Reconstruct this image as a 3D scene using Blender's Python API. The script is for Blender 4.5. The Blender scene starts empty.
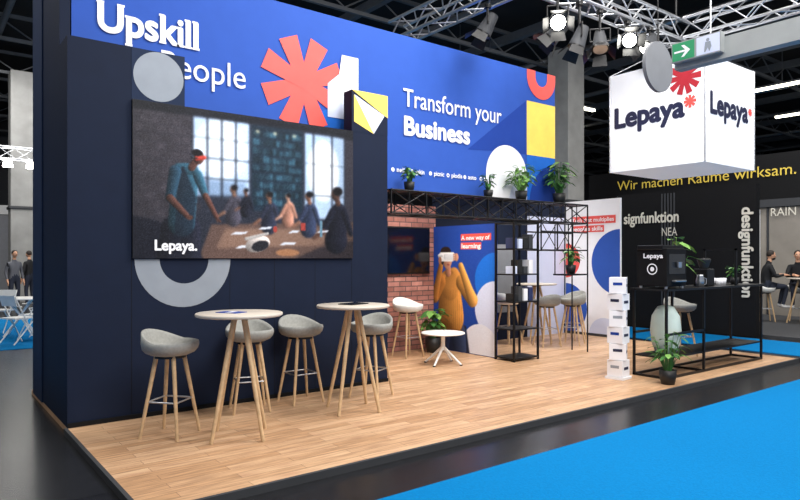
import bpy, math, random
import numpy as np
from mathutils import Vector, Matrix
random.seed(7); np.random.seed(3)
S=bpy.context.scene
S.view_settings.view_transform='Standard'
S.view_settings.look='None'
def lin(c):
    c=c/255.0
    return c/12.92 if c<=0.04045 else ((c+0.055)/1.055)**2.4
def L(rgb): return tuple(lin(x) for x in rgb)+(1,)
MATS={}
def mat(name,rgb,rough=0.55,metal=0.0,emit=0.0,var=0.06,scale=6.0,bump=0.0,spec=.5):
    if name in MATS: return MATS[name]
    m=bpy.data.materials.new(name); m.use_nodes=True
    nt=m.node_tree; b=nt.nodes['Principled BSDF']
    b.inputs['Roughness'].default_value=rough; b.inputs['Metallic'].default_value=metal; b.inputs['Specular IOR Level'].default_value=spec
    c=L(rgb)
    tc=nt.nodes.new('ShaderNodeTexCoord'); no=nt.nodes.new('ShaderNodeTexNoise'); no.inputs['Scale'].default_value=scale; no.inputs['Detail'].default_value=4
    nt.links.new(tc.outputs['Object'],no.inputs['Vector'])
    cr=nt.nodes.new('ShaderNodeValToRGB')
    cr.color_ramp.elements[0].position=.3; cr.color_ramp.elements[1].position=.7
    cr.color_ramp.elements[0].color=tuple(x*(1-var) for x in c[:3])+(1,)
    cr.color_ramp.elements[1].color=tuple(min(1,x*(1+var)) for x in c[:3])+(1,)
    nt.links.new(no.outputs['Fac'],cr.inputs['Fac'])
    nt.links.new(cr.outputs['Color'],b.inputs['Base Color'])
    if emit>0:
        nt.links.new(cr.outputs['Color'],b.inputs['Emission Color']); b.inputs['Emission Strength'].default_value=emit
    if bump>0:
        bp=nt.nodes.new('ShaderNodeBump'); bp.inputs['Strength'].default_value=bump; bp.inputs['Distance'].default_value=.01
        nt.links.new(no.outputs['Fac'],bp.inputs['Height']); nt.links.new(bp.outputs['Normal'],b.inputs['Normal'])
    MATS[name]=m; return m
def brickmat(name,c1,c2,mortar,bw,rh,ms,axes='XY',rough=.45,bump=.3,grain=True,offset=.5,gm=.45):
    m=bpy.data.materials.new(name); m.use_nodes=True; nt=m.node_tree; b=nt.nodes['Principled BSDF']
    b.inputs['Roughness'].default_value=rough
    tc=nt.nodes.new('ShaderNodeTexCoord'); sp=nt.nodes.new('ShaderNodeSeparateXYZ'); cb=nt.nodes.new('ShaderNodeCombineXYZ')
    nt.links.new(tc.outputs['Object'],sp.inputs[0])
    nt.links.new(sp.outputs[axes[0]],cb.inputs['X']); nt.links.new(sp.outputs[axes[1]],cb.inputs['Y'])
    br=nt.nodes.new('ShaderNodeTexBrick'); br.inputs['Scale'].default_value=1
    br.inputs['Brick Width'].default_value=bw; br.inputs['Row Height'].default_value=rh; br.inputs['Mortar Size'].default_value=ms
    br.inputs['Color1'].default_value=L(c1); br.inputs['Color2'].default_value=L(c2); br.inputs['Mortar'].default_value=L(mortar)
    br.offset=offset
    nt.links.new(cb.outputs[0],br.inputs['Vector'])
    no=nt.nodes.new('ShaderNodeTexNoise'); no.inputs['Scale'].default_value=3; no.inputs['Detail'].default_value=6
    mp=nt.nodes.new('ShaderNodeMapping'); mp.inputs['Scale'].default_value=(1.2,14,1) if grain else (3,3,3)
    nt.links.new(cb.outputs[0],mp.inputs['Vector']); nt.links.new(mp.outputs[0],no.inputs['Vector'])
    mx=nt.nodes.new('ShaderNodeMixRGB'); mx.blend_type='OVERLAY'; mx.inputs[0].default_value=gm
    nt.links.new(br.outputs['Color'],mx.inputs[1]); nt.links.new(no.outputs['Fac'],mx.inputs[2])
    nt.links.new(mx.outputs[0],b.inputs['Base Color'])
    bp=nt.nodes.new('ShaderNodeBump'); bp.inputs['Strength'].default_value=bump; bp.inputs['Distance'].default_value=.004; bp.invert=True
    nt.links.new(br.outputs['Fac'],bp.inputs['Height']); nt.links.new(bp.outputs['Normal'],b.inputs['Normal'])
    MATS[name]=m; return m

class B:
    def __init__(s,name): s.n=name; s.v=[]; s.f=[]; s.m=[]; s.s=[]; s.mats=[]
    def add(s,vs,fs,mt,smooth=False):
        if mt not in s.mats: s.mats.append(mt)
        k=s.mats.index(mt); o=len(s.v); s.v+= [tuple(v) for v in vs]
        for f in fs: s.f.append([i+o for i in f]); s.m.append(k); s.s.append(smooth)
    def box(s,a,b,mt):
        x0,y0,z0=a; x1,y1,z1=b
        s.add([(x0,y0,z0),(x1,y0,z0),(x1,y1,z0),(x0,y1,z0),(x0,y0,z1),(x1,y0,z1),(x1,y1,z1),(x0,y1,z1)],
              [(3,2,1,0),(4,5,6,7),(0,1,5,4),(1,2,6,5),(2,3,7,6),(3,0,4,7)],mt)
    def obox(s,c,size,ang,mt):
        hx,hy,hz=[q/2 for q in size]; ca,sa=math.cos(ang),math.sin(ang); vs=[]
        for z in(-hz,hz):
            for x,y in((-hx,-hy),(hx,-hy),(hx,hy),(-hx,hy)): vs.append((c[0]+x*ca-y*sa,c[1]+x*sa+y*ca,c[2]+z))
        s.add(vs,[(3,2,1,0),(4,5,6,7),(0,1,5,4),(1,2,6,5),(2,3,7,6),(3,0,4,7)],mt)
    def cyl(s,p,q,r1,r2,mt,n=14,cap=True):
        p=Vector(p);q=Vector(q); d=(q-p).normalized(); a=d.orthogonal().normalized(); c=d.cross(a)
        vs=[]
        for P,r in((p,r1),(q,r2)):
            for i in range(n):
                t=2*math.pi*i/n; vs.append(P+(a*math.cos(t)+c*math.sin(t))*r)
        fs=[(i,(i+1)%n,n+(i+1)%n,n+i) for i in range(n)]
        s.add(vs,fs,mt,True)
        if cap: s.add(vs,[tuple(reversed(range(n))),tuple(range(n,2*n))],mt)
    def path(s,pts,r,mt,n=8):
        for a,b in zip(pts,pts[1:]): s.cyl(a,b,r,r,mt,n)
    def lathe(s,c,prof,mt,n=28,f=None):
        vs=[]
        for r,z in prof:
            for i in range(n):
                t=2*math.pi*i/n; dz=f(t,r,z) if f else 0
                vs.append((c[0]+r*math.cos(t),c[1]+r*math.sin(t),c[2]+z+dz))
        fs=[(k*n+i,k*n+(i+1)%n,(k+1)*n+(i+1)%n,(k+1)*n+i) for k in range(len(prof)-1) for i in range(n)]
        s.add(vs,fs,mt,True)
    def ell(s,c,r,mt,n=16,m=10,f=None):
        vs=[]
        for j in range(m+1):
            ph=math.pi*j/m
            for i in range(n):
                t=2*math.pi*i/n; p=Vector((math.sin(ph)*math.cos(t),math.sin(ph)*math.sin(t),math.cos(ph)))
                if f: p=f(p)
                vs.append((c[0]+p[0]*r[0],c[1]+p[1]*r[1],c[2]+p[2]*r[2]))
        fs=[(j*n+i,(j+1)*n+i,(j+1)*n+(i+1)%n,j*n+(i+1)%n) for j in range(m) for i in range(n)]
        s.add(vs,fs,mt,True)
    # flat printed art on a wall. plane ('F',y): pts are (x,z), facing -Y ; plane ('S',x): pts are (y,z), facing -X
    def P(s,pl,a,z,k):
        return (a,pl[1]-.003*k,z) if pl[0]=='F' else (pl[1]-.003*k,a,z)
    def art(s,pl,pts,mt,k=1):
        s.add([s.P(pl,a,z,k) for a,z in pts],[tuple(range(len(pts)))],mt)
    def rect(s,pl,a0,a1,z0,z1,mt,k=1): s.art(pl,[(a0,z0),(a1,z0),(a1,z1),(a0,z1)],mt,k)
    def disc(s,pl,a,z,r,mt,k=1,t0=0,t1=360,ri=0,rz=None,n=48):
        rz=rz or r; N=max(4,int(n*(t1-t0)/360))
        T=[math.radians(t0+(t1-t0)*i/N) for i in range(N+1)]
        if ri==0:
            pts=[(a+r*math.cos(t),z+rz*math.sin(t)) for t in T]
            if t1-t0<360: pts=[(a,z)]+pts
            else: pts=pts[:-1]
            s.art(pl,pts,mt,k)
        else:
            vs=[];
            for t in T: vs.append(s.P(pl,a+r*math.cos(t),z+r*math.sin(t),k)); vs.append(s.P(pl,a+ri*math.cos(t),z+ri*math.sin(t),k))
            s.add(vs,[(2*i,2*i+2,2*i+3,2*i+1) for i in range(N)],mt)
    def star(s,pl,a,z,r,w,mt,k=1,n=8,off=0):
        for i in range(n//2):
            t=math.radians(off)+math.pi*i/(n/2); dx,dz=math.cos(t),math.sin(t); 
            def q(al,be): return (a+dx*al-dz*be, z+dz*al+dx*be)
            s.art(pl,[q(-r,-w),q(-r,w),q(0,w*.55),q(r,w),q(r,-w),q(0,-w*.55)],mt,k+.2*i)
    def build(s,bevel=0,parent=None,mods=None):
        me=bpy.data.meshes.new(s.n); me.from_pydata(s.v,[],s.f)
        for m in s.mats: me.materials.append(m)
        for i,p in enumerate(me.polygons): p.material_index=s.m[i]; p.use_smooth=s.s[i]
        me.update(); o=bpy.data.objects.new(s.n,me); S.collection.objects.link(o)
        if bevel:
            bv=o.modifiers.new('bevel','BEVEL'); bv.width=bevel; bv.segments=2; bv.limit_method='ANGLE'; bv.angle_limit=math.radians(50)
        if parent: o.parent=parent
        return o
RF=(math.pi/2,0,0); RS=(math.pi/2,0,-math.pi/2)
def glyphs(body,size):
    cu=bpy.data.curves.new('t','FONT'); cu.body=body; cu.size=size
    to=bpy.data.objects.new('tmp',cu); S.collection.objects.link(to); bpy.context.view_layer.update()
    me=bpy.data.meshes.new_from_object(to.evaluated_get(bpy.context.evaluated_depsgraph_get())); bpy.data.objects.remove(to)
    return [tuple(v.co) for v in me.vertices],[tuple(p.vertices) for p in me.polygons]
def text(parent,name,body,loc,rot,size,mt,width=None,off=0.0,serif=None):
    V,Fc=glyphs(body,size)
    w=max(v[0] for v in V)-min(v[0] for v in V); sx=(width/w) if width else 1
    vs=[];fs=[]
    sh=[(0,0)] if off==0 else [(off*math.cos(t*math.pi/4),off*math.sin(t*math.pi/4)) for t in range(8)]+[(0,0)]
    for i,(dx,dz) in enumerate(sh):
        o_=len(vs); vs+=[(v[0]*sx+dx,v[1]+dz,v[2]+i*.0002) for v in V]; fs+=[tuple(q+o_ for q in f) for f in Fc]
    if serif:
        ext=lambda t,k,f: f(q[k] for q in glyphs(t,size)[0])
        th=size*.055; st=size*.10
        for idx,side,lev,ref in serif:
            ch=body[idx]; xr=ext(body[:idx+1],0,max); xl=xr-(ext(ch,0,max)-ext(ch,0,min))
            y={'b':0,'d':ext('p',1,min),'t':ext(ref or ch,1,max)}[lev]
            if side=='L': a,c=xl-st*.55,xl+st*1.35
            elif side=='R': a,c=xr-st*1.35,xr+st*.55
            elif side=='l': a,c=xl-st*.6,xl+st*.6
            else: m_=(xl+xr)/2; a,c=m_-st*1.05,m_+st*1.05
            y0,y1=(y-off,y-off+th) if lev in 'bd' else (y+off-th,y+off)
            o_=len(vs); vs+=[(a*sx,y0,.002),(c*sx,y0,.002),(c*sx,y1,.002),(a*sx,y1,.002)]; fs.append((o_,o_+1,o_+2,o_+3))
    m2=bpy.data.meshes.new(name); m2.from_pydata(vs,[],fs); m2.materials.append(mt)
    o=bpy.data.objects.new(name,m2); S.collection.objects.link(o); o.location=loc; o.rotation_euler=rot
    if parent: o.parent=parent
    return o
# ---- printed / displayed pictures: painted into a dense vertex-coloured sheet that lies on the panel
class Canvas:
    def __init__(s,w,h,res=.008):
        s.w,s.h=w,h; s.W=int(w/res)+1; s.H=int(h/res)+1; s.res=res
        s.X,s.Y=np.meshgrid(np.linspace(0,w,s.W),np.linspace(0,h,s.H)); s.A=np.zeros((s.H,s.W,3))
    def blur(s,m,k):
        for _ in range(k):
            p=np.pad(m,((1,1),(1,1))+((0,0),)*(m.ndim-2),mode='edge')
            m=(p[:-2,1:-1]+p[2:,1:-1]+p[1:-1,:-2]+p[1:-1,2:]+2*p[1:-1,1:-1])/6
        return m
    def put(s,m,col,soft=1,al=1.0):
        m=s.blur(m.astype(float),soft)*al; col=np.asarray(col,float)
        s.A=s.A*(1-m[...,None])+col*m[...,None]
    def poly(s,pts,col,soft=1,al=1.0):
        ins=np.zeros_like(s.X,bool); n=len(pts)
        for i in range(n):
            x1,y1=pts[i]; x2,y2=pts[(i+1)%n]
            if y1==y2: continue
            c=((y1>s.Y)!=(y2>s.Y))&(s.X<(x2-x1)*(s.Y-y1)/(y2-y1)+x1); ins^=c
        s.put(ins,col,soft,al)
    def rect(s,a,b,c,d,col,soft=1,al=1.0): s.put((s.X>=a)&(s.X<=b)&(s.Y>=c)&(s.Y<=d),col,soft,al)
    def ell(s,cx,cy,rx,ry,col,soft=1,al=1.0,shade=0,rot=0):
        dx,dy=s.X-cx,s.Y-cy; c,q=math.cos(rot),math.sin(rot); u=(dx*c+dy*q)/rx; v=(-dx*q+dy*c)/ry
        cc=np.asarray(col,float)*(1+shade*np.clip(u*.8+v*.4,-1,1))[...,None]
        s.put(u*u+v*v<=1,np.clip(cc,0,255),soft,al)
    def limb(s,p,q,r1,r2,col,soft=1,shade=.35,al=1.0):
        p=np.array(p,float);q=np.array(q,float); d=q-p; l2=(d**2).sum(); dx,dy=s.X-p[0],s.Y-p[1]
        t=np.clip((dx*d[0]+dy*d[1])/l2,0,1); r=r1+(r2-r1)*t
        ex,ey=dx-t*d[0],dy-t*d[1]; dist=np.sqrt(ex*ex+ey*ey)
        k=np.clip((ex*.9+ey*.5)/r,-1,1); cc=np.asarray(col,float)*(1+shade*k)[...,None]
        s.put(dist<=r,np.clip(cc,0,255),soft,al)
    def finish(s,name,fn,grain=4,emit=.0,parent=None,blur=1,rough=.5,spec=.5):
        A=s.blur(s.A,blur); A=np.clip(A+np.random.randn(s.H,s.W,1)*grain,0,255)/255
        A=np.where(A<=.04045,A/12.92,((A+.055)/1.055)**2.4)
        me=bpy.data.meshes.new(name); vs=[fn(float(x),float(y)) for x,y in zip(s.X.ravel(),s.Y.ravel())]
        idx=np.arange(s.H*s.W).reshape(s.H,s.W); fs=np.stack([idx[:-1,:-1],idx[:-1,1:],idx[1:,1:],idx[1:,:-1]],-1).reshape(-1,4)
        me.from_pydata(vs,[],fs.tolist())
        at=me.color_attributes.new('picture','FLOAT_COLOR','POINT')
        at.data.foreach_set('color',np.concatenate([A.reshape(-1,3),np.ones((s.H*s.W,1))],1).astype(np.float32).ravel())
        m=bpy.data.materials.new(name+'_print'); m.use_nodes=True; nt=m.node_tree; bs=nt.nodes['Principled BSDF']; ca=nt.nodes.new('ShaderNodeAttribute'); ca.attribute_name='picture'
        nt.links.new(ca.outputs['Color'],bs.inputs['Base Color']); bs.inputs['Roughness'].default_value=rough; bs.inputs['Specular IOR Level'].default_value=spec
        if emit: nt.links.new(ca.outputs['Color'],bs.inputs['Emission Color']); bs.inputs['Emission Strength'].default_value=emit
        me.materials.append(m); o=bpy.data.objects.new(name,me); S.collection.objects.link(o)
        if parent: o.parent=parent
        return o
# ------------------------------------------------------------ materials
navy=mat('navy_panel',(19,29,50),.7,spec=.18); navy2=mat('navy_panel_light',(30,43,68),.7,spec=.18)
blue=mat('banner_blue',(50,86,172),.7,var=.03,spec=.15); dblue=mat('banner_dark_blue',(32,64,148),.7,var=.03,spec=.15); sky=mat('bright_blue',(28,100,195),.6,spec=.2)
white=mat('print_white',(238,238,242),.5,var=.02); lil=mat('print_lilac',(205,212,235),.55,var=.02); red=mat('coral_red',(228,84,76),.55); dred=mat('dark_red',(165,34,46),.5)
yellow=mat('print_yellow',(246,212,92),.55); grey=mat('warm_grey',(140,147,156),.6)
black=mat('black_metal',(18,18,20),.4,.3); blackp=mat('black_paint',(14,14,16),.7,spec=.2); chrome=mat('aluminium',(190,192,196),.3,.9)
oak=mat('oak_leg',(200,168,128),.45,var=.15,scale=20); seatg=mat('seat_shell_grey',(146,146,141),.75,bump=.1,var=.1,scale=40); seatw=mat('seat_shell_white',(222,222,218),.5)
topm=mat('table_top_laminate',(205,194,180),.4,var=.03); wlac=mat('white_lacquer',(235,235,232),.35)
leaf=mat('leaf_green',(60,110,48),.5,var=.35,scale=15); leaf2=mat('leaf_light_green',(110,155,72),.5,var=.25,scale=15); potk=mat('pot_black',(28,28,28),.5); potw=mat('pot_white',(220,218,212),.5); soil=mat('soil',(50,36,26),.95)
skin=mat('skin',(205,155,125),.55); hair=mat('hair_dark',(38,28,22),.7); cloth=mat('cloth_black',(22,23,27),.85); jeans=mat('cloth_jeans',(38,44,60),.85); shoe=mat('shoe_white',(215,215,215),.6)
conc=mat('concrete',(142,142,140),.85,var=.15,scale=2,bump=.1); dgrey=mat('dark_grey',(52,54,58),.7)
wood=brickmat('oak_plank_floor',(208,170,134),(180,140,104),(128,98,74),.9,.10,.002,'XY',.42,.15,gm=.75)
brick=brickmat('brick_print',(196,138,126),(150,96,86),(96,76,74),.24,.08,.008,'XZ',.8,.6,False)
darkfl=brickmat('black_floor_tile',(34,35,38),(27,28,31),(12,12,13),1.5,1.5,.006,'XY',.25,.1,False,0)
carpet=mat('carpet_blue',(0,112,172),.95,var=.08,scale=60,bump=.3,spec=.1)
lamp=mat('lamp_glow',(255,250,240),.5,emit=20); lampw=mat('tube_glow',(255,246,225),.5,emit=6)
boxglow=mat('lightbox_fabric',(230,232,236),.6,emit=.22,var=.01); navyt=mat('navy_text',(26,30,62),.5)

# ------------------------------------------------------------ hall shell
b=B('floor'); b.box((-12,-8,-.35),(45,40,-.05),darkfl); b.build()
b=B('blue_aisle_carpet')
b.box((-12,-8,-.05),(44.9,3.3,-.04),carpet); b.box((-12,3.3,-.05),(.45,12.5,-.04),carpet)
b.box((-12,12.5,-.05),(44.9,19,-.04),carpet); b.box((11.1,3.3,-.05),(12.8,12.5,-.04),carpet); b.build()
hallw=mat('hall_wall_dark',(60,62,67),.9,var=.2,scale=.4)
b=B('wall_north'); b.box((-12,40,-.05),(45,40.3,9),hallw); b.build()
b=B('wall_east'); b.box((45,-8,-.05),(45.3,40,9),hallw); b.build()
b=B('wall_west'); b.box((-12.3,4,-.05),(-12,40,9),hallw); b.build()
ceilm=mat('ceiling_black',(20,21,23),.95,var=.3,scale=1)
b=B('ceiling'); b.box((-12,-8,9),(45,40,9.3),ceilm); b.build()
beamm=mat('ceiling_steel',(92,95,99),.7)
b=B('ceiling_beam_grid')
for i in range(-10,46,5):
    b.box((i,-8,8.35),(i+.18,40,8.6),beamm)
    b.cyl((i+2.1,-8,8.2),(i+2.1,40,8.2),.09,.09,chrome if i%2 else beamm,8)
for j in range(-6,40,4):
    b.box((-12,j,7.95),(45,j+.1,8.05),beamm); b.box((-12,j,8.65),(45,j+.1,8.75),beamm)
    for k in range(-12,45,1):
        b.cyl((k,j+.05,8.05 if k%2 else 8.65),(k+1,j+.05,8.65 if k%2 else 8.05),.025,.025,beamm,6)
b.build()
def strip(x,y,z,dx,dy):
    b=B('ceiling_tube_light'); w=.07
    ex=(w if dx==0 else dx/2); ey=(w if dy==0 else dy/2)
    b.box((x-ex,y-ey,z),(x+ex,y+ey,z+.08),lampw); b.box((x-ex-.02,y-ey-.02,z+.08),(x+ex+.02,y+ey+.02,z+.14),beamm)
    b.cyl((x,y,z+.14),(x,y,9),.01,.01,beamm,6); b.build()
for x,y,dx,dy in [(-1.5,11,0,2),(.6,14,0,2.4),(-.3,10.2,0,2.2),(1.2,18,0,2),(8,16,2,0),(14,15,2.2,0),(20,15,2.2,0),(26,14,2.2,0),(20,20,2.2,0),(26,21,2,0),(23,9,0,2.4),(28,10,0,2.4),(16,24,2,0),(-2,20,0,2),(32,20,2,0)]:
    strip(x,y,7.2,dx,dy)
b=B('concrete_column'); b.box((16,12.3,-.04),(16.8,13.1,8),conc); b.box((15.95,12.25,3.2),(16.85,13.15,3.3),dgrey); b.build(.02)
b=B('concrete_column'); b.box((2.75,25.5,-.05),(3.5,26.2,8),conc); b.box((2.7,25.45,3.2),(3.55,26.25,3.3),dgrey); b.build(.02)

# ------------------------------------------------------------ booth platform
b=B('wooden_platform_floor'); b.box((1.1,3.9,-.05),(10.5,8.3,0),wood)
b.build()
b=B('trim_platform'); b.box((1.07,3.87,-.05),(10.53,3.899,.004),dgrey); b.box((10.501,3.87,-.05),(10.53,8.3,.004),dgrey); b.box((1.07,3.9,-.05),(1.099,6.22,.004),dgrey); b.build()

# ------------------------------------------------------------ navy display wall
b=B('navy_display_wall')
F=('F',6.23)
b.box((1.1,6.23,0),(4.61,6.4,2.985),navy)
b.box((1.1,6.23,2.985),(2.136,6.4,3.47),navy)
b.box((4.09,6.23,2.985),(4.61,6.4,3.47),navy)
b.box((1.1,6.4,0),(1.19,8.1,3.47),navy); b.box((1.1,6.6,3.47),(1.19,8.1,4.43),navy)
b.box((4.51,6.4,0),(4.61,8.09,2.3),navy)
b.box((1.085,7.5,0),(1.1,8.1,4.43),navy2)
for u in (1.64,2.6,3.1,3.6,4.09): b.box((u-.002,6.2285,0),(u+.002,6.2295,1.49),blackp)
b.rect(F,1.64,2.136,2.985,3.47,navy2,1)
b.disc(F,1.888,3.23,.235,grey,2)
b.disc(F,2.135,1.49,.47,grey,1,180,360,ri=.24)
# yellow triangles tile
b.rect(F,4.09,4.61,2.985,3.47,navy,1)
b.art(F,[(4.09,3.47),(4.61,3.47),(4.61,3.2)],yellow,2); b.art(F,[(4.12,3.42),(4.12,3.1),(4.4,2.985)],yellow,2); b.art(F,[(4.12,3.42),(4.4,2.985),(4.56,3.22)],lil,3)
b.box((1.1,6.21,0),(4.61,6.229,.04),blackp)
wallo=b.build()

# ------------------------------------------------------------ banner
b=B('exhibition_banner')
F=('F',6.6)
b.box((1.2,6.6,2.36),(8.24,6.74,4.43),blue)
b.star(F,3.66,3.55,.54,.125,red,3,off=22.5)
b.art(F,[(3.98,3.2),(4.42,3.2),(4.42,3.98),(3.98,3.6)],lil,5); b.art(F,[(4.1,3.5),(4.42,3.5),(4.42,3.98),(4.18,3.98)],white,6)
b.art(F,[(4.42,3.62),(4.9,3.0),(4.42,3.0)],dblue,1)
b.disc(F,4.1,2.95,.36,sky,2)
b.disc(F,7.9,4.34,.34,red,3,180,360,ri=.14); b.rect(F,7.56,7.76,4.34,4.43,red,3); b.rect(F,8.04,8.24,4.34,4.43,red,3)
b.rect(F,7.56,8.24,3.1,3.94,yellow,2)
b.art(F,[(7.56,3.1),(8.24,3.1),(8.24,2.36),(7.56,2.36)],sky,2); b.disc(F,8.24,2.36,.62,dblue,3,90,180)
b.rect(F,6.67,7.56,2.36,2.75,white,3); b.disc(F,7.115,2.75,.445,white,3,0,180); b.disc(F,7.56,2.36,.4,lil,4,90,180)
b.art(F,[(6.3,3.05),(7.56,3.94),(7.56,3.1),(7.2,3.1)],dblue,1)
for i in range(6): b.disc(F,4.97+i*.32,2.65,.028,white,1,ri=.014 if i%2 else 0,n=16)
ban=b.build()
text(ban,'headline_upskill','Upskill',(1.41,6.585,3.69),RF,.40,white,.96,off=.012,
     serif=[(0,'L','t','U'),(0,'R','t','U'),(1,'l','t','x'),(1,'L','d',0),(3,'l','t','l'),(3,'L','b',0),(3,'R','b',0),(4,'C','b',0),(4,'l','t','x'),(5,'C','b',0),(5,'l','t','l'),(6,'C','b',0),(6,'l','t','l')])
text(ban,'headline_people','your People',(1.25,6.585,3.36),RF,.37,white,1.68)
text(ban,'headline_transform','Transform your',(5.13,6.585,3.5),RF,.34,white,1.85,off=.002)
text(ban,'headline_business','Business',(5.13,6.585,3.13),RF,.34,white,1.17,off=.013)
for i,(t,w) in enumerate([('nelio',.18),('gskin',.15),('picnic',.18),('plodis',.2),('asto',.16),('takeaway',.22)]):
    text(ban,'partner_logo_%d'%i,t,(5.02+i*.32,6.585,2.625),RF,.085,white,w,off=.002)

# ------------------------------------------------------------ LED screen
b=B('led_video_screen')
b.box((1.64,6.2,1.495),(4.09,6.228,2.98),black)
scr=b.build()
C=Canvas(2.445,1.48,.0065)
C.rect(0,3,0,2,(38,42,54),0)
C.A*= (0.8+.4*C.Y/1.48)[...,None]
C.rect(0,.58,.2,1.5,(52,50,58),3)
for r in range(13):
    for k in range(6):
        g=random.uniform(.75,1.3); C.rect(.01+k*.1+(r%2)*.05,.095+k*.1+(r%2)*.05,.4+r*.08,.465+r*.08,(66*g,60*g,66*g),0,.5)
C.poly([(.56,.62),(1.16,.66),(1.16,1.4),(.56,1.42)],(178,200,228),2)
C.ell(.85,1.1,.28,.3,(228,238,250),14,.8); C.rect(.6,1.12,.62,.78,(100,122,150),8,.7)
for x in (.56,.71,.86,1.01,1.16): C.rect(x-.009,x+.009,.6,1.44,(26,30,40),0)
for y in (.8,1.0,1.2,1.41): C.rect(.56,1.16,y-.006,y+.006,(32,38,48),0)
C.rect(1.18,1.78,.5,1.4,(26,42,56),2)
for i in range(15):
    for j in range(9):
        g=random.uniform(.3,1.4); x=1.2+i*.038; y=.56+j*.09
        C.rect(x,x+.03,y,y+random.uniform(.04,.075),(50*g,84*g,100*g),0,.75)
for j in range(10): C.rect(1.18,1.78,.545+j*.09,.553+j*.09,(16,24,34),0)
C.rect(1.8,2.33,.44,1.38,(168,192,222),2); C.ell(2.05,.98,.2,.34,(246,250,255),16,.95)
for x in (1.8,1.92,2.16,2.33): C.rect(x-.009,x+.009,.42,1.4,(30,34,44),1)
for y in (.7,1.05): C.rect(1.8,2.33,y-.006,y+.006,(60,70,84),0)
C.rect(2.34,2.46,.3,1.42,(56,54,64),3)
C.rect(0,2.46,1.4,1.5,(20,22,30),3); C.poly([(.5,1.42),(1.3,1.48),(2.46,1.36),(2.46,1.5),(.5,1.5)],(26,28,36),3)
for x in (1.25,1.45,1.68): C.ell(x,1.33,.02,.012,(255,235,190),3)
C.A=C.blur(C.A,5)
C.poly([(.75,.34),(2.46,.42),(2.46,0),(.62,0)],(84,66,60),2); C.poly([(.9,.3),(2.3,.34),(2.0,.14),(.8,.1)],(124,98,84),10,.8)
C.poly([(1.7,0),(2.46,.0),(2.46,.2),(2.0,.12)],(44,38,42),5)
C.poly([(0,0),(.66,0),(.56,.22),(.2,.36),(0,.4)],(24,26,38),4)
dk=(22,24,34)
for x,y,sc,col,sk_ in [(1.0,.52,.7,(58,56,66),(110,80,66)),(1.13,.56,.5,dk,(96,66,54)),(1.40,.46,.75,(34,38,52),(110,78,64)),(1.62,.5,.62,(150,108,92),(170,130,112)),(1.88,.46,.85,(42,50,72),(116,82,68)),(2.25,.40,1.25,(24,26,38),(80,56,48))]:
    C.limb((x,y+.10*sc),(x-.03*sc,y-.16*sc),.085*sc,.12*sc,col,2,.55); C.limb((x-.07*sc,y+.1*sc),(x-.17*sc,y-.08*sc),.036*sc,.028*sc,col,2,.5); C.limb((x-.17*sc,y-.08*sc),(x-.26*sc,y-.14*sc),.026*sc,.018*sc,sk_,2,.4); C.limb((x+.06*sc,y+.1*sc),(x+.13*sc,y-.09*sc),.036*sc,.028*sc,col,2,.5)
    C.limb((x-.01,y+.18*sc),(x-.03*sc,y+.24*sc),.028*sc,.026*sc,sk_,1); C.ell(x-.035*sc,y+.255*sc,.043*sc,.055*sc,sk_,2,1,.6,.25); C.ell(x-.012*sc,y+.29*sc,.052*sc,.042*sc,(20,17,20),2)
C.A=C.blur(C.A,4)
for x,y,w in [(.95,.24,.16),(1.25,.3,.14),(1.6,.27,.12),(1.95,.28,.14),(1.5,.14,.18),(1.0,.1,.16)]:
    C.poly([(x,y),(x+w,y+.01),(x+w+.03,y+.035),(x+.05,y+.03)],(186,190,200),1)
C.rect(1.76,1.82,.3,.39,(146,58,52),1); C.rect(2.0,2.03,.24,.42,(96,130,150),1); C.ell(1.45,.31,.025,.035,(140,56,48),1)
C.ell(1.25,.15,.14,.085,(168,160,156),1,1,.45,.25); C.ell(1.28,.13,.10,.055,(30,30,36),1,1,0,.25); C.limb((1.12,.2),(1.36,.26),.018,.015,(150,146,144)); C.ell(1.6,.06,.14,.04,(140,100,72),3)
sh=(42,74,90); sk2=(76,50,44)
C.limb((.36,.3),(.30,0),.10,.09,(20,22,32),2); C.limb((.54,.3),(.55,0),.10,.09,(28,30,42),2)
C.limb((.49,.80),(.45,.34),.13,.13,sh,2,.6); C.limb((.43,.87),(.57,.87),.055,.05,sh,2,.5)
C.poly([(.42,.86),(.47,.9),(.60,.6),(.56,.2),(.38,.18)],(20,26,38),3,.75)
for k in range(6): C.limb((.36+k*.03,.36+k*.05),(.44+k*.03,.8-k*.01),.006,.004,(24,42,54),2,0,.5)
C.limb((.39,.84),(.34,.58),.06,.046,(34,58,74),1,.6); C.limb((.34,.58),(.50,.42),.038,.027,sk2,1,.6); C.ell(.53,.4,.033,.024,sk2,1)
C.limb((.61,.82),(.69,.62),.050,.038,sh,1,.6); C.limb((.69,.62),(.80,.42),.032,.022,sk2,1,.6)
for q in (-.018,0,.018): C.limb((.8,.42),(.83+q,.37-abs(q)*.3),.009,.007,sk2)
C.limb((.55,.89),(.60,.97),.036,.034,sk2,1,.5); C.ell(.625,.995,.050,.070,sk2,1,1,.7,-.2)
C.ell(.605,1.04,.054,.038,(20,16,20),1); C.limb((.60,.985),(.68,1.0),.022,.018,(176,60,50),1,.5); C.limb((.555,.985),(.61,.99),.007,.007,(30,30,34))
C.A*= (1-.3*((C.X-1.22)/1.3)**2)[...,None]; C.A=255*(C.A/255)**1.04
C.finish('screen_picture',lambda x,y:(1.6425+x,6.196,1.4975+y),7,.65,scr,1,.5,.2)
text(scr,'screen_caption','Lepaya.',(1.83,6.185,1.575),RF,.14,white,.40,off=.005)

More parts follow.
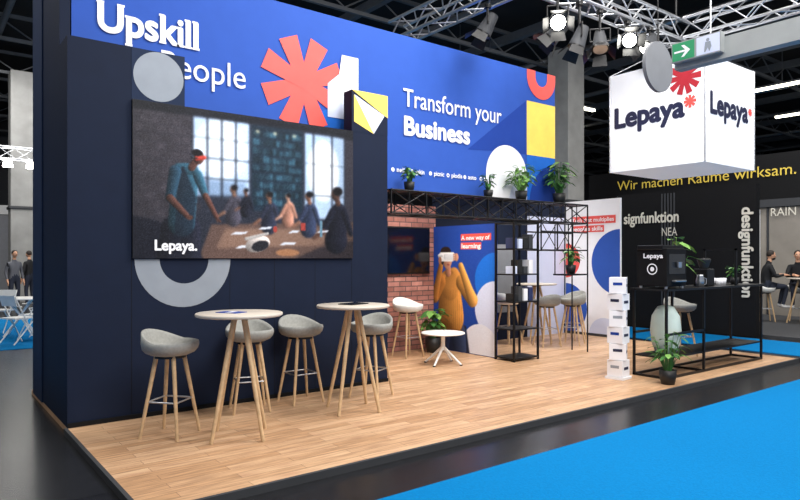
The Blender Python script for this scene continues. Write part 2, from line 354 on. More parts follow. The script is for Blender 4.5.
# ------------------------------------------------------------ recess : brick wall, tv, printed side panel
b=B('brick_wall'); b.box((4.62,8.1,0),(7.0,8.2,2.36),brick); b.build()
b=B('wall_mounted_television'); b.box((5.85,8.04,1.24),(6.82,8.099,2.0),black); b.box((5.87,8.035,1.26),(6.8,8.04,1.98),mat('tv_glass',(10,12,18),.12)); b.build(.006)
b=B('wall_booth_back'); b.box((7.01,8.1,0),(10.44,8.2,2.62),navy)
F=('F',8.1); b.rect(F,7.9,8.9,.5,1.75,mat('panel_grey',(120,124,130),.7)); b.rect(F,9.3,10.4,0,2.3,lil)
b.build()
b=B('printed_side_panel')
b.box((6.95,6.68,0),(7.0,8.09,2.02),dblue)
sp=b.build()
C=Canvas(1.4,2.0,.0075)   # x = 8.08 - v
C.rect(0,2,0,3,(32,66,152),0)
C.ell(1.4,1.15,.42,.42,(28,104,204),0); C.ell(1.4,.72,.42,.42,(208,214,238),0); C.rect(1.0,1.4,0,.3,(208,214,238),0); C.ell(1.08,.05,.42,.42,(226,228,240),0)
mu=(180,122,60)
C.poly([(.02,0),(.06,.45),(.78,.42),(.86,0)],(34,40,62),3); C.limb((.26,.3),(.22,.0),.17,.15,(40,48,74),2,.4); C.limb((.6,.3),(.64,.0),.17,.15,(46,56,84),2,.4)
C.limb((.42,.55),(.40,.9),.31,.27,mu,2,.45); C.limb((.28,1.12),(.62,1.12),.14,.14,mu,2,.35); C.limb((.40,1.0),(.5,1.2),.2,.14,mu,3,.3)
C.limb((.68,1.1),(.92,.84),.13,.12,(190,130,64),2,.5); C.limb((.92,.84),(.66,1.36),.10,.06,(196,138,70),2,.5)
C.limb((.18,1.1),(.03,.84),.12,.10,(146,94,44),2,.5); C.limb((.03,.84),(.18,1.36),.085,.055,(156,102,48),2,.5)
for k in range(12): C.limb((.14+k*.05,.34),(.22+k*.04,.98),.007,.004,(130,82,36),2,0,.45)
C.ell(.4,.32,.34,.035,(140,88,40),3,.8)
C.ell(.36,1.25,.13,.04,(150,98,46),2); C.limb((.36,1.25),(.36,1.36),.07,.06,(160,108,84),1,.4); C.ell(.34,1.47,.115,.155,(184,130,104),1,1,.3)
C.ell(.30,1.59,.13,.085,(44,32,30),1); C.ell(.22,1.5,.05,.12,(44,32,30),1)
C.limb((.20,1.51),(.46,1.51),.075,.075,(236,236,238),1,.15); C.limb((.30,1.51),(.47,1.5),.05,.05,(214,216,222),1,.1); C.limb((.12,1.53),(.22,1.53),.02,.02,(210,210,214))
C.ell(.56,1.5,.045,.065,(186,134,108),1,1,.3); C.ell(.16,1.45,.04,.06,(160,110,88),1)
for k in range(4): C.limb((.55,1.46+k*.028),(.49,1.46+k*.03),.013,.011,(180,128,102))
C.ell(.36,1.38,.035,.012,(140,70,66),1)
C.rect(.66,1.33,1.76,1.87,(232,80,72),0); C.rect(.66,1.12,1.63,1.735,(232,80,72),0)
C.finish('printed_picture',lambda x,y:(6.945,8.085-x,.01+y),4,0,sp,1,.6,.2)
text(sp,'caption_a','A new way of',(6.935,7.4,1.785),RS,.095,white,.62,off=.002); text(sp,'caption_b','learning',(6.935,7.4,1.655),RS,.1,white,.42,off=.003)

b=B('printed_end_panel'); Pn=('S',10.45)
b.box((10.45,6.86,0),(10.5,8.1,2.62),white)
b.disc(Pn,6.861,1.42,.62,blue,1,-90,90); b.disc(Pn,8.09,.5,.5,blue,1,90,270); b.disc(Pn,7.2,.02,.34,lil,1,0,180); b.disc(Pn,8.09,1.45,.34,red,1,90,270)
b.rect(Pn,6.95,7.95,2.16,2.31,red,2); b.rect(Pn,7.2,7.95,2.0,2.13,red,2)
b.rect(Pn,6.86,8.1,0,.05,dgrey,3)
sp=b.build()
text(sp,'caption_a','Tech that multiplies',(10.43,7.93,2.2),RS,.11,white,.95,off=.002)
text(sp,'caption_b',"people's skills",(10.43,7.93,2.03),RS,.11,white,.7,off=.003)

# ------------------------------------------------------------ lattice, shelf
b=B('black_lattice_planter_frame')
def fr(p,q,r=.012): b.cyl(p,q,r,r,black,6)
us=[4.66+.56*i for i in range(8)]
for v in (6.22,6.52):
    for z in (2.05,2.34): fr((us[0],v,z),(us[-1],v,z))
    for i,u in enumerate(us):
        fr((u,v,2.05),(u,v,2.34))
        if i<7: fr((u,v,2.05),(us[i+1],v,2.34),.008); fr((u,v,2.34),(us[i+1],v,2.05),.008); fr((u+.28,v,2.05),(u+.28,v,2.34),.008)
for u in us:
    for z in (2.05,2.34): fr((u,6.22,z),(u,6.52,z))
b.box((4.66,6.22,2.34),(8.58,6.52,2.352),black)
for v in (6.22,6.52): fr((8.58,v,0),(8.58,v,2.34)); 
for z in (1.62,1.9): 
    for v in (6.22,6.52): fr((7.45,v,z),(8.58,v,z))
for u in (7.45,7.83,8.2): fr((u,6.22,1.62),(u,6.22,2.05)); 
for v in (6.22,6.52): fr((7.45,v,1.62),(7.83,v,2.05),.007); fr((7.83,v,2.05),(8.2,v,1.62),.007); fr((8.2,v,1.62),(8.58,v,2.05),.007)
b.build()
b=B('black_shelf_unit')
for u in (6.88,7.4):
    for v in (6.24,6.6): b.box((u-.013,v-.013,0),(u+.013,v+.013,2.02),black)
for z in (.03,.45,.85,1.25,1.62,2.0): 
    b.box((6.87,6.23,z),(7.41,6.61,z+.02),black)
for z in (.03,.45,.85,1.25,1.62): b.box((6.87,6.595,z),(6.9,6.61,z+.4),black)
b.build()
b=B('shelf_product_boxes')
cols=[white,mat('box_navy',(40,50,90),.5),lil,potk,dgrey]
for z in (.87,1.27,1.64):
    for i in range(4):
        h=random.uniform(.1,.22); u=6.93+i*.115
        b.box((u,6.3,z),(u+.085,6.45,z+h),cols[(i+int(z*10))%5])
b.build(.004)

def plant(name,c,pot_r,pot_h,h,n,ls,lm,pm,spread=.6,droop=0):
    b=B(name)
    b.lathe(c,[(0,0),(pot_r*.75,0),(pot_r*.95,pot_h*.5),(pot_r,pot_h),(pot_r*.9,pot_h),(pot_r*.88,pot_h*.88)],pm,20)
    b.lathe(c,[(pot_r*.88,pot_h*.88),(0,pot_h*.9)],soil,20)
    for i in range(n):
        a=random.uniform(0,6.28); sp=random.uniform(.15,1)*spread; hh=h*random.uniform(.3,1)*(1-.25*sp)
        base=Vector((c[0]+math.cos(a)*pot_r*.3,c[1]+math.sin(a)*pot_r*.3,c[2]+pot_h*.88))
        tip=Vector((c[0]+math.cos(a)*sp*h*.6,c[1]+math.sin(a)*sp*h*.6,c[2]+pot_h+hh-droop*sp*h))
        mid=(base+tip)/2+Vector((0,0,.06*h))
        b.cyl(base,mid,.005,.004,lm,5,False); b.cyl(mid,tip,.004,.003,lm,5,False)
        d=Vector((math.cos(a),math.sin(a),random.uniform(-.5,.5))).normalized(); sd=Vector((-math.sin(a),math.cos(a),0))
        l=ls*random.uniform(.6,1.15); w=l*.30
        rows=[]
        for t,ww in ((0,.15),(.25,.85),(.55,1),(.8,.6),(1,.03)):
            cc=tip+d*l*t-Vector((0,0,l*.35*t*t)); rows+= [cc-sd*w*ww+Vector((0,0,.15*w)),cc,cc+sd*w*ww+Vector((0,0,.15*w))]
        fs=[(3*k+j,3*k+j+1,3*k+j+4,3*k+j+3) for k in range(4) for j in range(2)]
        b.add(rows,fs,lm if i%3 else leaf2,True)
    return b.build()
plant('potted_plant',(5.06,6.37,2.352),.07,.12,.22,34,.09,leaf,potk)
plant('potted_plant',(6.49,6.37,2.352),.07,.11,.24,34,.09,leaf,potk)
plant('potted_plant',(7.18,6.37,2.352),.09,.14,.42,70,.12,leaf2,potk,.8)
plant('potted_plant',(8.06,6.37,2.352),.10,.16,.52,76,.14,leaf,potk)
plant('potted_plant',(6.6,7.7,0),.13,.24,.5,46,.18,leaf,potk)
plant('potted_plant',(8.35,6.37,1.25),.08,.14,.3,40,.12,leaf,potk)
b=B('wall_bracket_shelf'); b.box((8.1,6.22,1.225),(8.58,6.52,1.248),black); b.cyl((8.12,6.24,1.24),(8.12,6.24,2.03),.01,.01,black,6); b.cyl((8.12,6.5,1.24),(8.12,6.5,2.03),.01,.01,black,6); b.build()

# ------------------------------------------------------------ stools and tables
def stool(x,y,yaw,shell=seatg,z=0,name='bar_stool'):
    b=B(name)
    def rise(t,r,zz):
        k=max(0,math.cos(t-yaw)); return .10*(k**1.3)*(1 if zz>.77 else (.25 if zz>.735 else 0))*(r/.235)
    b.lathe((x,y,z),[(0,.675),(.10,.675),(.155,.685),(.2,.705),(.225,.735),(.235,.77),(.232,.795),(.218,.8),(.2,.78),(.185,.76),(.15,.735),(.08,.722),(0,.72)],shell,36,rise)
    for i in range(4):
        a=yaw+math.pi/4+i*math.pi/2
        b.cyl((x+.11*math.cos(a),y+.11*math.sin(a),z+.69),(x+.245*math.cos(a),y+.245*math.sin(a),z),.019,.013,oak,12)
    pts=[]
    for i in range(4):
        a=yaw+math.pi/4+i*math.pi/2; r=.245-.135*.3/.69; pts.append((x+r*math.cos(a),y+r*math.sin(a),z+.3))
    b.path(pts+[pts[0]],.007,chrome)
    b.cyl((x,y,z+.66),(x,y,z+.68),.13,.13,black,20)
    b.build()
def table(x,y,yaw,r=.36,h=1.04,nl=4,z=0,name='bar_table'):
    b=B(name)
    b.lathe((x,y,z),[(0,h-.028),(r-.012,h-.028),(r,h-.02),(r,h-.005),(r-.006,h),(0,h)],topm,48)
    b.lathe((x,y,z),[(0,h-.05),(.09,h-.05),(.09,h-.028)],black,20)
    for i in range(nl):
        a=yaw+i*2*math.pi/nl
        b.cyl((x+.055*math.cos(a),y+.055*math.sin(a),z+h-.04),(x+.29*math.cos(a),y+.29*math.sin(a),z),.022,.016,oak,12)
    b.build()
back=lambda dx,dy: math.atan2(dy,dx)
table(2.2,5.07,.3); table(3.47,5.26,.5)
stool(1.75,5.46,back(-.5,.6)); stool(2.66,5.88,back(.3,1)); stool(3.25,5.92,back(0,1)); stool(3.97,5.66,back(1,.5))
stool(6.01,7.6,back(0,1),seatw); 
table(9.0,7.62,.3); stool(9.15,6.95,back(.4,-1)); stool(9.7,7.35,back(1,0)); stool(8.35,7.7,back(-1,0),seatw); stool(8.6,7.05,back(-.4,-1))
b=B('tablet_on_table')
b.obox((3.5,5.3,1.045),(.26,.18,.01),.3,black); b.obox((3.5,5.3,1.0505),(.24,.16,.002),.3,mat('tv_glass',(10,12,18),.12)); b.build()
b=B('brochure'); b.obox((2.15,5.12,1.0425),(.15,.21,.004),.5,dblue); b.obox((2.15,5.12,1.0448),(.10,.06,.001),.5,white); b.build()
b=B('white_coffee_table'); x,y=5.98,6.76
b.lathe((x,y,0),[(0,.425),(.29,.425),(.31,.432),(.31,.445),(.3,.45),(0,.45)],wlac,40)
b.cyl((x,y,.2),(x,y,.425),.03,.03,wlac)
for i in range(4):
    a=.4+i*math.pi/2; b.cyl((x,y,.25),(x+.28*math.cos(a),y+.28*math.sin(a),.01),.022,.014,wlac); b.cyl((x+.28*math.cos(a),y+.28*math.sin(a),0),(x+.28*math.cos(a),y+.28*math.sin(a),.015),.02,.02,potk)
b.build()

# ------------------------------------------------------------ coffee counter
b=B('black_frame_counter')
def bar(p,q,w=.014): 
    b.box(tuple(min(p[i],q[i])-w for i in range(3)),tuple(max(p[i],q[i])+w for i in range(3)),black)
for v in (4.2,4.64):
    for u in (7.38,8.3,10.0): bar((u,v,.016),(u,v,1.08))
    bar((7.38,v,.016),(10.0,v,.016)); bar((7.38,v,.55),(8.3,v,.55))
for u in (7.38,8.3,10.0): bar((u,4.2,.016),(u,4.64,.016))
b.box((7.34,4.16,1.09),(10.04,4.68,1.115),black)
b.box((7.38,4.2,.25),(10.0,4.64,.27),black)
bar((9.2,4.64,1.11),(9.2,4.64,1.62)); bar((9.2,4.2,1.11),(9.2,4.2,1.62)); bar((9.2,4.2,1.62),(9.2,4.64,1.62))
b.build()
b=B('coffee_machine')
b.box((7.4,4.2,1.145),(7.86,4.62,1.62),blackp); b.box((7.38,4.25,1.6),(7.88,4.6,1.66),black)
for u in (7.44,7.82):
    for v in (4.24,4.58): b.cyl((u,v,1.116),(u,v,1.15),.02,.02,chrome)
b.rect(('F',4.2),7.44,7.82,1.3,1.55,mat('machine_glass',(28,30,34),.2),1); b.box((7.5,4.14,1.2),(7.76,4.2,1.225),chrome); b.cyl((7.63,4.17,1.38),(7.63,4.17,1.45),.03,.035,chrome)
b.disc(('S',7.4),4.4,1.36,.07,white,1,ri=.057); b.disc(('S',7.4),4.4,1.36,.028,white,1)
cm=b.build(.01)
text(cm,'front_label','Lepaya',(7.39,4.52,1.5),RS,.08,white,.26,off=.003)
b=B('coffee_grinder'); b.box((8.6,4.3,1.116),(8.8,4.5,1.35),black); b.lathe((8.7,4.4,1.35),[(.05,0),(.09,.12),(.09,.14),(0,.15)],potk,20); b.build(.01)
b=B('paper_cup_stack')
for i in range(5): b.lathe((9.0+(i%3)*.08,4.35+.12*(i//3),1.116),[(0,0),(.03,0),(.04,.1),(.036,.1),(.028,.01)],white,16)
b.build()
b=B('milk_pitcher'); b.lathe((8.4,4.3,1.116),[(0,0),(.05,0),(.055,.08),(.04,.14),(.045,.16),(.04,.155)],chrome,20); b.path([(8.44,4.28,1.24),(8.49,4.26,1.22),(8.48,4.26,1.15),(8.45,4.28,1.14)],.006,chrome); b.build()
plant('potted_plant',(8.12,4.5,1.116),.06,.12,.56,30,.2,leaf2,potw,.5)
plant('potted_plant',(9.6,4.4,1.116),.06,.1,.2,26,.08,leaf,potk)
plant('potted_plant',(7.15,4.05,0),.1,.17,.5,38,.13,leaf,potk,.55)
b=B('pale_oval_bin'); b.lathe((7.75,4.42,.271),[(0,0),(.12,0),(.17,.12),(.19,.3),(.17,.48),(.10,.6),(0,.63)],mat('pale_green_white',(205,220,210),.5),28); b.build()
b=B('stacked_box_tower')
for i in range(6):
    b.obox((7.0,4.62,.03+.105+i*.205),(.2,.2,.2),.15+(.35 if i%2 else 0),white)
    a=.15+(.35 if i%2 else 0); c=(7.0,4.62,.135+i*.205)
    ca,sa=math.cos(a),math.sin(a)
    b.obox((c[0]+.101*sa,c[1]-.101*ca,c[2]),(.12,.002,.035),a,navyt); b.obox((c[0]-.101*ca,c[1]-.101*sa,c[2]+.02),(.002,.11,.035),a,[grey,navyt,dblue][i%3])
b.obox((7.0,4.62,.015),(.24,.24,.03),.15,white)
b.build(.003)
stool(9.35,5.1,back(.3,1))

# ------------------------------------------------------------ hanging light box
b=B('hanging_cube_lightbox'); x0,y0,z0=8.67,4.37,2.83
b.box((x0,y0,z0),(x0+1.5,y0+1.5,z0+1.5),boxglow)
for a in ((x0,y0),(x0+1.5,y0),(x0,y0+1.5),(x0+1.5,y0+1.5)):
    b.cyl((a[0],a[1],z0),(a[0],a[1],z0+1.5),.012,.012,chrome,8)
    b.cyl((a[0],a[1],z0+1.5),(9.6,5.3,4.88),.006,.006,chrome,6)
b.star(('S',x0),4.58,z0+.87,.09,.022,red,2,n=8)
b.star(('S',x0),4.66,z0+1.22,.24,.045,dred,2,n=10)
b.star(('F',y0),x0+1.35,z0+.86,.06,.016,red,2,n=8)
cb=b.build()
text(cb,'sign_text_left','Lepaya',(x0-.006,5.80,z0+.68),RS,.42,navyt,1.10,off=.018)
text(cb,'sign_text_right','Lepaya',(x0+.12,y0-.006,z0+.7),RF,.42,navyt,1.12,off=.018)

def truss(b,p,q,w,mt,step=None):
    p=Vector(p);q=Vector(q); d=(q-p); ln=d.length; d.normalize(); up=Vector((0,0,1)); sd=d.cross(up).normalized(); step=step or w
    c=[sd*w/2+up*w/2,sd*w/2-up*w/2,-sd*w/2-up*w/2,-sd*w/2+up*w/2]
    for k in c: b.cyl(p+k,q+k,.024,.024,mt,8)
    n=int(ln/step)
    for i in range(n):
        A0=p+d*(ln*i/n); A1=p+d*(ln*(i+1)/n)
        for j in range(4):
            a,e=c[j],c[(j+1)%4]
            if i%2: a,e=e,a
            b.cyl(A0+a,A1+e,.011,.011,mt,6)
b=B('aluminium_lighting_truss')
truss(b,(5.9,5.3,5.05),(9.75,5.3,5.05),.3,chrome); truss(b,(9.6,5.1,5.05),(9.6,2.2,5.05),.3,chrome); truss(b,(6.1,5.5,5.05),(6.1,8.0,5.05),.3,chrome)
for u,v in ((6.1,5.3),(9.6,5.3),(9.6,2.6)): b.cyl((u,v,5.2),(u,v,8.98),.015,.015,black,6)
b.build()
def spot(x,y,z,aim,on=True):
    b=B('stage_spotlight'); p=Vector((x,y,z)); d=(Vector(aim)-p).normalized()
    b.cyl((x,y,z+.1),(x,y,4.88),.018,.018,black,8); b.cyl((x,y,4.83),(x,y,4.875),.05,.05,black)
    s=d.cross(Vector((0,0,1))).normalized()
    for k in (-1,1): b.cyl(p+s*.13*k,p+s*.13*k+Vector((0,0,.17)),.012,.012,black,6)
    b.cyl(p-s*.13,p+s*.13,.012,.012,black,6); b.cyl(p-s*.13+Vector((0,0,.17)),p+s*.13+Vector((0,0,.17)),.012,.012,black,6)
    b.cyl(p-d*.16,p+d*.12,.07,.11,dgrey,18); b.cyl(p+d*.12,p+d*.14,.115,.115,black,18); b.cyl(p+d*.141,p+d*.145,.095,.095,lamp if on else chrome,18)
    for t in range(4):
        a=t*math.pi/2; u=(s*math.cos(a)+d.cross(s)*math.sin(a)); e=d.cross(u)
        q=[p+d*.14+u*.11+e*.08,p+d*.14+u*.11-e*.08,p+d*.27+u*.19-e*.10,p+d*.27+u*.19+e*.10]
        b.add(q,[(0,1,2,3)],black)
    b.build()
spot(6.55,5.2,4.55,(4,3,2)); spot(7.0,5.2,4.4,(6,6,1),False); spot(7.45,5.2,4.45,(6,4,1),False); spot(7.05,5.6,4.6,(6,7,3),False); spot(8.1,5.2,4.62,(5,2,2.5)); spot(8.6,5.15,4.65,(6,5,2)); spot(6.1,6.0,4.6,(5,7,2),False)

b=B('suspended_beam_with_exit_sign')
bm=mat('beam_grey',(150,153,152),.6)
b.box((6.0,-2,3.36),(6.12,3.33,3.56),bm); 
for v in (0,3.0): b.cyl((6.06,v,3.56),(6.06,v,8.98),.008,.008,chrome,6)
b.box((5.93,2.84,3.41),(5.999,3.32,3.60),bm)
eg=mat('exit_green',(35,130,85),.5,emit=.3); S6=('S',5.93)
b.rect(S6,3.09,3.31,3.42,3.59,eg,1)
b.art(S6,[(3.29,3.512),(3.18,3.512),(3.22,3.56),(3.19,3.56),(3.13,3.503),(3.19,3.447),(3.22,3.447),(3.18,3.494),(3.29,3.494)],white,2)
b.rect(S6,2.85,3.07,3.42,3.59,lil,1); b.disc(S6,2.96,3.548,.016,grey,2); b.art(S6,[(2.985,3.53),(2.935,3.53),(2.925,3.48),(2.945,3.435),(2.96,3.475),(2.985,3.435),(2.995,3.44)],grey,2)
b.build()
b=B('hanging_round_disc')
gd=mat('disc_grey',(112,114,118),.6)
b.cyl((6.52,3.79,3.60),(6.52,3.83,3.60),.275,.275,gd,40); b.cyl((6.52,3.81,3.87),(6.52,3.81,8.98),.006,.006,black,6); b.build()

# ------------------------------------------------------------ neighbouring booths
b=B('wall_neighbour_black'); b.box((13,5.55,-.04),(13.15,8.6,2.95),blackp)
for i in range(5): b.box((12.985,7.2+i*.07,0),(12.999,7.23+i*.07,2.9),dgrey)
nb=b.build()
cream=mat('cream_text',(215,210,196),.5)
text(nb,'sign_a','signfunktion',(12.97,8.42,2.28),RS,.34,cream,1.3,off=.008); text(nb,'sign_b','NEA',(12.97,7.5,1.98),RS,.26,cream,.35)
o=text(nb,'sign_c','designfunktion',(12.97,5.80,2.5),(math.pi/2,math.pi/2,-math.pi/2),.3,cream,1.75,off=.01)
b=B('wall_east_booth'); pg=mat('booth_wall_taupe',(140,134,126),.8,var=.15,scale=1.5)
b.box((18,-2,3.05),(18.3,13,4.25),blackp); b.box((18.1,2,-.04),(18.3,13,3.05),pg)
for i in range(12): b.box((18.06,2+i*.9,-.04),(18.1,2.05+i*.9,3.05),dgrey)
b.box((18.0,2,2.85),(18.1,13,3.05),dgrey)
eb=b.build()
yt=mat('yellow_sign_text',(205,178,70),.5,emit=.15)
text(eb,'headline','Wir machen Räume wirksam.',(17.97,11.9,3.66),RS,.42,yt,5.2)
text(eb,'sign_d','RAIN',(17.9,7.3,2.6),RS,.3,cream,.6)
b=B('vertical_light_panel'); b.box((18,7.6,.3),(18.05,7.7,2.8),white); b.build()
# far booths
def farbooth(x0,y0,x1,y1,h,m,m2,nm):
    b=B(nm); b.box((x0,y0,-.04),(x1,y1,h),m); b.box((x0-.05,y0-.05,h),(x1+.05,y1+.05,h+.35),m2)
    n=max(2,int((x1-x0)/1.2))
    for i in range(n+1): b.box((x0+(x1-x0)*i/n-.03,y0-.03,-.04),(x0+(x1-x0)*i/n+.03,y0-.001,h),m2)
    b.build()
wb=mat('white_booth',(205,205,205),.7); gb=mat('grey_booth',(120,122,128),.8)
farbooth(-8,24,-1.5,27,2.6,wb,dgrey,'distant_booth'); farbooth(.8,29,7,31,3.2,gb,wb,'distant_booth')
farbooth(9.5,19.2,15,21,2.6,wb,dgrey,'distant_booth'); farbooth(18,19.2,26,21,3,gb,wb,'distant_booth'); farbooth(26,4,32,9,3,wb,dgrey,'distant_booth')
b=B('distant_truss'); truss(b,(-2,22,4.6),(6,22,4.6),.35,chrome,.5)
for x in (1.9,5.5): 
    for dx in (-.15,.15):
        for dy in (-.15,.15): b.cyl((x+dx,22+dy,-.05),(x+dx,22+dy,4.45),.024,.024,chrome,6)
    for k in range(14): b.cyl((x-.15,21.85,k*.32),(x+.15,21.85,k*.32+.32),.012,.012,chrome,6)
for x in (2.3,2.9): b.cyl((x,22,4.4),(x,22,4.2),.1,.14,lamp)
b.build()
def foldchair(x,y,yaw):
    b=B('folding_chair'); ca,sa=math.cos(yaw),math.sin(yaw)
    T=lambda px,py,pz:(x+px*ca-py*sa,y+px*sa+py*ca,pz-.04)
    for s in (-.2,.2):
        b.cyl(T(-.22,s,0),T(.2,s,.46),.012,.012,wlac,8); b.cyl(T(.22,s,0),T(-.2,s,.85),.012,.012,wlac,8)
    b.obox(T(0,0,.46),(.4,.4,.025),yaw,wlac); b.add([T(-.15,-.2,.68),T(-.15,.2,.68),T(-.21,.2,.87),T(-.21,-.2,.87),T(-.165,-.2,.68),T(-.165,.2,.68),T(-.225,.2,.87),T(-.225,-.2,.87)],[(0,1,2,3),(7,6,5,4),(0,4,5,1),(3,2,6,7),(0,3,7,4),(1,5,6,2)],wlac); b.build()
foldchair(1.55,13.3,.5); foldchair(1.9,13.9,2.5); foldchair(1.5,15.5,4); foldchair(2.3,15.6,2)
b=B('folding_table'); tx,ty=1.75,14.7; b.lathe((tx,ty,-.04),[(0,.72),(.42,.72),(.42,.75),(0,.75)],wlac,32)
for i in range(2):
    a=i*1.57+.5; b.cyl((tx+.35*math.cos(a),ty+.35*math.sin(a),-.04),(tx-.3*math.cos(a),ty-.3*math.sin(a),.69),.015,.015,wlac,8); b.cyl((tx-.35*math.cos(a),ty-.35*math.sin(a),-.04),(tx+.3*math.cos(a),ty+.3*math.sin(a),.69),.015,.015,wlac,8)
b.build()

# ------------------------------------------------------------ people
def person(name,x,y,z,yaw,seated=True,top=cloth,bot=jeans,beard=False):
    par=bpy.data.objects.new(name,None); S.collection.objects.link(par); par.location=(x,y,z); par.rotation_euler=(0,0,yaw)
    J={};E=[]
    def j(n,p,r,m): J[n]=(p,r,m)
    if seated:
        ph=.86
        j('pelvis',(0,0,ph),.135,1); j('belly',(.02,0,ph+.17),.13,0); j('chest',(.06,0,ph+.34),.145,0); j('nb',(.08,0,ph+.49),.07,0); j('neck',(.10,0,ph+.57),.052,2); j('skull',(.12,0,ph+.65),.05,2)
        for s,k in ((1,'l'),(-1,'r')):
            j('sh'+k,(.07,s*.17,ph+.43),.062,0); j('el'+k,(.16,s*.23,ph+.2),.046,0); j('wr'+k,(.38,s*.10,ph+.245),.030,2); j('hd'+k,(.45,s*.07,ph+.24),.028,2)
            j('hip'+k,(.05,s*.09,ph-.02),.095,1); j('kn'+k,(.44,s*.12,ph-.03),.062,1); j('an'+k,(.36,s*.12,ph-.42),.040,1); j('he'+k,(.33,s*.12,ph-.50),.035,3); j('to'+k,(.52,s*.13,ph-.50),.030,3)
        hd=(.14,0,ph+.70)
    else:
        ph=.95
        j('pelvis',(0,0,ph),.13,1); j('belly',(.0,0,ph+.17),.125,0); j('chest',(.01,0,ph+.34),.145,0); j('nb',(.0,0,ph+.5),.07,0); j('neck',(.01,0,ph+.57),.052,2); j('skull',(.02,0,ph+.66),.05,2)
        for s,k in ((1,'l'),(-1,'r')):
            j('sh'+k,(0,s*.18,ph+.44),.062,0); j('el'+k,(-.02,s*.24,ph+.16),.046,0); j('wr'+k,(.08,s*.24,ph-.08),.03,2); j('hd'+k,(.10,s*.24,ph-.15),.028,2)
            j('hip'+k,(0,s*.09,ph-.08),.095,1); j('kn'+k,(.03,s*.11,.5),.062,1); j('an'+k,(0,s*.12,.09),.04,1); j('he'+k,(-.03,s*.12,.04),.035,3); j('to'+k,(.17,s*.14,.035),.03,3)
        hd=(.04,0,ph+.72)
    E=[('pelvis','belly'),('belly','chest'),('chest','nb'),('nb','neck'),('neck','skull')]
    for s,k in ((1,'l'),(-1,'r')):
        E+=[('chest','sh'+k),('sh'+k,'el'+k),('el'+k,'wr'+k),('wr'+k,'hd'+k),('pelvis','hip'+k),('hip'+k,'kn'+k),('kn'+k,'an'+k),('an'+k,'he'+k),('he'+k,'to'+k)]
        h=Vector(J['hd'+k][0]); dr=(h-Vector(J['wr'+k][0])).normalized(); sd=Vector((0,0,1)).cross(dr).normalized() if seated else Vector((1,0,0))
        for i,(o_,l_) in enumerate(((-.027,.055),(-.009,.07),(.009,.066),(.027,.05))):
            a=h+dr*.03+sd*o_; c=a+dr*l_*.55+Vector((0,0,-.004)); e=c+dr*l_*.4+Vector((0,0,-.016))
            j('f%d'%i+k,tuple(a),.010,2); j('g%d'%i+k,tuple(c),.009,2); j('k%d'%i+k,tuple(e),.008,2)
            E+=[('hd'+k,'f%d'%i+k),('f%d'%i+k,'g%d'%i+k),('g%d'%i+k,'k%d'%i+k)]
        a=h+sd*(-s)*.04; c=a+dr*.035+sd*(-s)*.012; j('t'+k,tuple(a),.011,2); j('u'+k,tuple(c),.009,2); E+=[('hd'+k,'t'+k),('t'+k,'u'+k)]
    names=list(J); me=bpy.data.meshes.new('body'); me.from_pydata([J[n][0] for n in names],[(names.index(a),names.index(c)) for a,c in E],[])
    o=bpy.data.objects.new('body',me); S.collection.objects.link(o)
    o.modifiers.new('skin','SKIN')
    for i,n in enumerate(names):
        sv=me.skin_vertices[0].data[i]; sv.radius=(J[n][1],J[n][1]); sv.use_root=(i==0)
    sb=o.modifiers.new('sub','SUBSURF'); sb.levels=2; sb.render_levels=2
    bpy.context.view_layer.update()
    m2=bpy.data.meshes.new_from_object(o.evaluated_get(bpy.context.evaluated_depsgraph_get()))
    bpy.data.objects.remove(o)
    m2.materials.clear()
    for m in (top,bot,skin,shoe): m2.materials.append(m)
    smp=[]
    for a,c in E:
        pa,pc=Vector(J[a][0]),Vector(J[c][0])
        for t in (0,.25,.5,.75,1):
            mi=J[a][2] if (t<.9 and J[c][2]!=3) or (t<.5) else J[c][2]
            if a=='neck' or a.startswith('wr'): mi=2
            if a=='pelvis' and c=='belly': mi=1 if t<.3 else 0
            smp.append((pa.lerp(pc,t),mi))
    for p in m2.polygons:
        p.use_smooth=True; ce=p.center
        p.material_index=min(smp,key=lambda q:(q[0]-ce).length_squared)[1]
    bo=bpy.data.objects.new('body',m2); S.collection.objects.link(bo); bo.parent=par
    hb=B('head')
    def hf(p):
        q=Vector(p)
        if q.z<0: q.y*=1-.28*(-q.z); q.x*=1-.12*(-q.z)
        if q.x<0: q.x*=1.05
        return q
    hb.ell(hd,(.092,.075,.115),skin,24,16,hf)
    hb.ell((hd[0]+.093,0,hd[2]-.015),(.016,.012,.022),skin,8,6)
    for s in (-1,1):
        hb.ell((hd[0]+.079,s*.03,hd[2]+.008),(.010,.013,.008),white,8,6); hb.ell((hd[0]+.087,s*.03,hd[2]+.008),(.004,.006,.006),hair,8,6)
        hb.ell((hd[0]+.084,s*.03,hd[2]+.03),(.006,.018,.004),hair,8,6); hb.ell((hd[0]-.005,s*.076,hd[2]-.005),(.016,.008,.028),skin,8,6)
    hb.ell((hd[0]+.083,0,hd[2]-.052),(.008,.024,.006),mat('lips',(160,90,80),.5),8,6)
    hb.ell((hd[0]-.014,0,hd[2]+.032),(.094,.082,.098),hair,20,12,lambda p: Vector((min(p.x,.55+.35*p.z),p.y,max(p.z,-.5+.5*p.x))))
    if beard: hb.ell((hd[0]+.03,0,hd[2]-.07),(.06,.055,.045),hair,14,10,lambda p: Vector((p.x,p.y,min(p.z,.35))))
    hb.build(parent=par)
person('seated_man',16.1,6.68,0,math.radians(-50),beard=True); stool(16.1,6.68,math.radians(130),seatw)
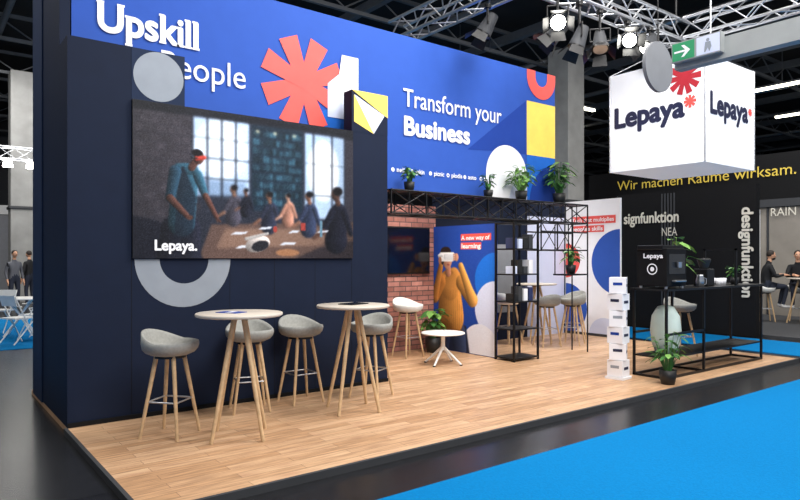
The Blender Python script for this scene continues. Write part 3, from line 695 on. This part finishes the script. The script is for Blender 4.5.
person('seated_man',16.75,6.22,0,math.radians(205)); stool(16.75,6.22,math.radians(25),seatw)
table(16.25,5.95,.4,r=.30,name='bar_table'); stool(15.5,5.4,math.radians(200),seatw); 
b=B('neighbour_booth_floor'); b.box((13.2,2.0,-.05),(18.05,12.2,0),dgrey); b.build()
person('standing_person',2.55,22.8,-.05,-1.2,False,mat('cloth_grey',(90,92,100),.8)); person('standing_person',3.15,24.2,-.05,2.2,False,cloth)

# ------------------------------------------------------------ camera & lights
cam=bpy.data.cameras.new('camera'); co=bpy.data.objects.new('camera',cam); S.collection.objects.link(co)
co.location=(0,0,1.5); co.rotation_euler=(math.pi/2,0,-math.radians(37.63)); cam.sensor_width=36; cam.lens=28.62; cam.shift_y=.01; cam.clip_end=200
S.camera=co
def area(name,loc,aim,size,e,col=(1,.975,.945)):
    l=bpy.data.lights.new(name,'AREA'); l.size=size; l.energy=e; l.color=col; o=bpy.data.objects.new(name,l); S.collection.objects.link(o)
    o.location=loc; o.rotation_euler=(Vector(aim)-Vector(loc)).to_track_quat('-Z','Y').to_euler()
area('hall_light_front',(2.5,-1,6.8),(5,7,2),3.5,640)
area('hall_light_platform',(6,3.2,7.4),(6,5.5,0),3.0,560)
area('hall_light_right',(11.5,0,7.4),(11,4,0),3.5,400)
area('hall_light_left',(-2,9,7.6),(0,9,0),3,300)
area('hall_light_back',(9,7.6,7.6),(9,7,0),2.5,200)
area('hall_light_far_east',(16,6,7.6),(16.5,7,0),3,440)
area('hall_light_far_north',(6,17,7.6),(6,17,0),4,450)
area('hall_light_far_north_west',(2,22,7.6),(2,24,0),4,550)
area('recess_light',(5.9,6.9,2.3),(6.3,7.8,.8),.5,30,(1,.9,.78))
area('shelf_light',(8.4,7.2,2.4),(8.6,7.4,0),.5,26,(1,.93,.85))
w=bpy.data.worlds.new('world'); S.world=w; w.use_nodes=True; bg=w.node_tree.nodes['Background']; bg.inputs[0].default_value=(.8,.84,.9,1); bg.inputs[1].default_value=.5
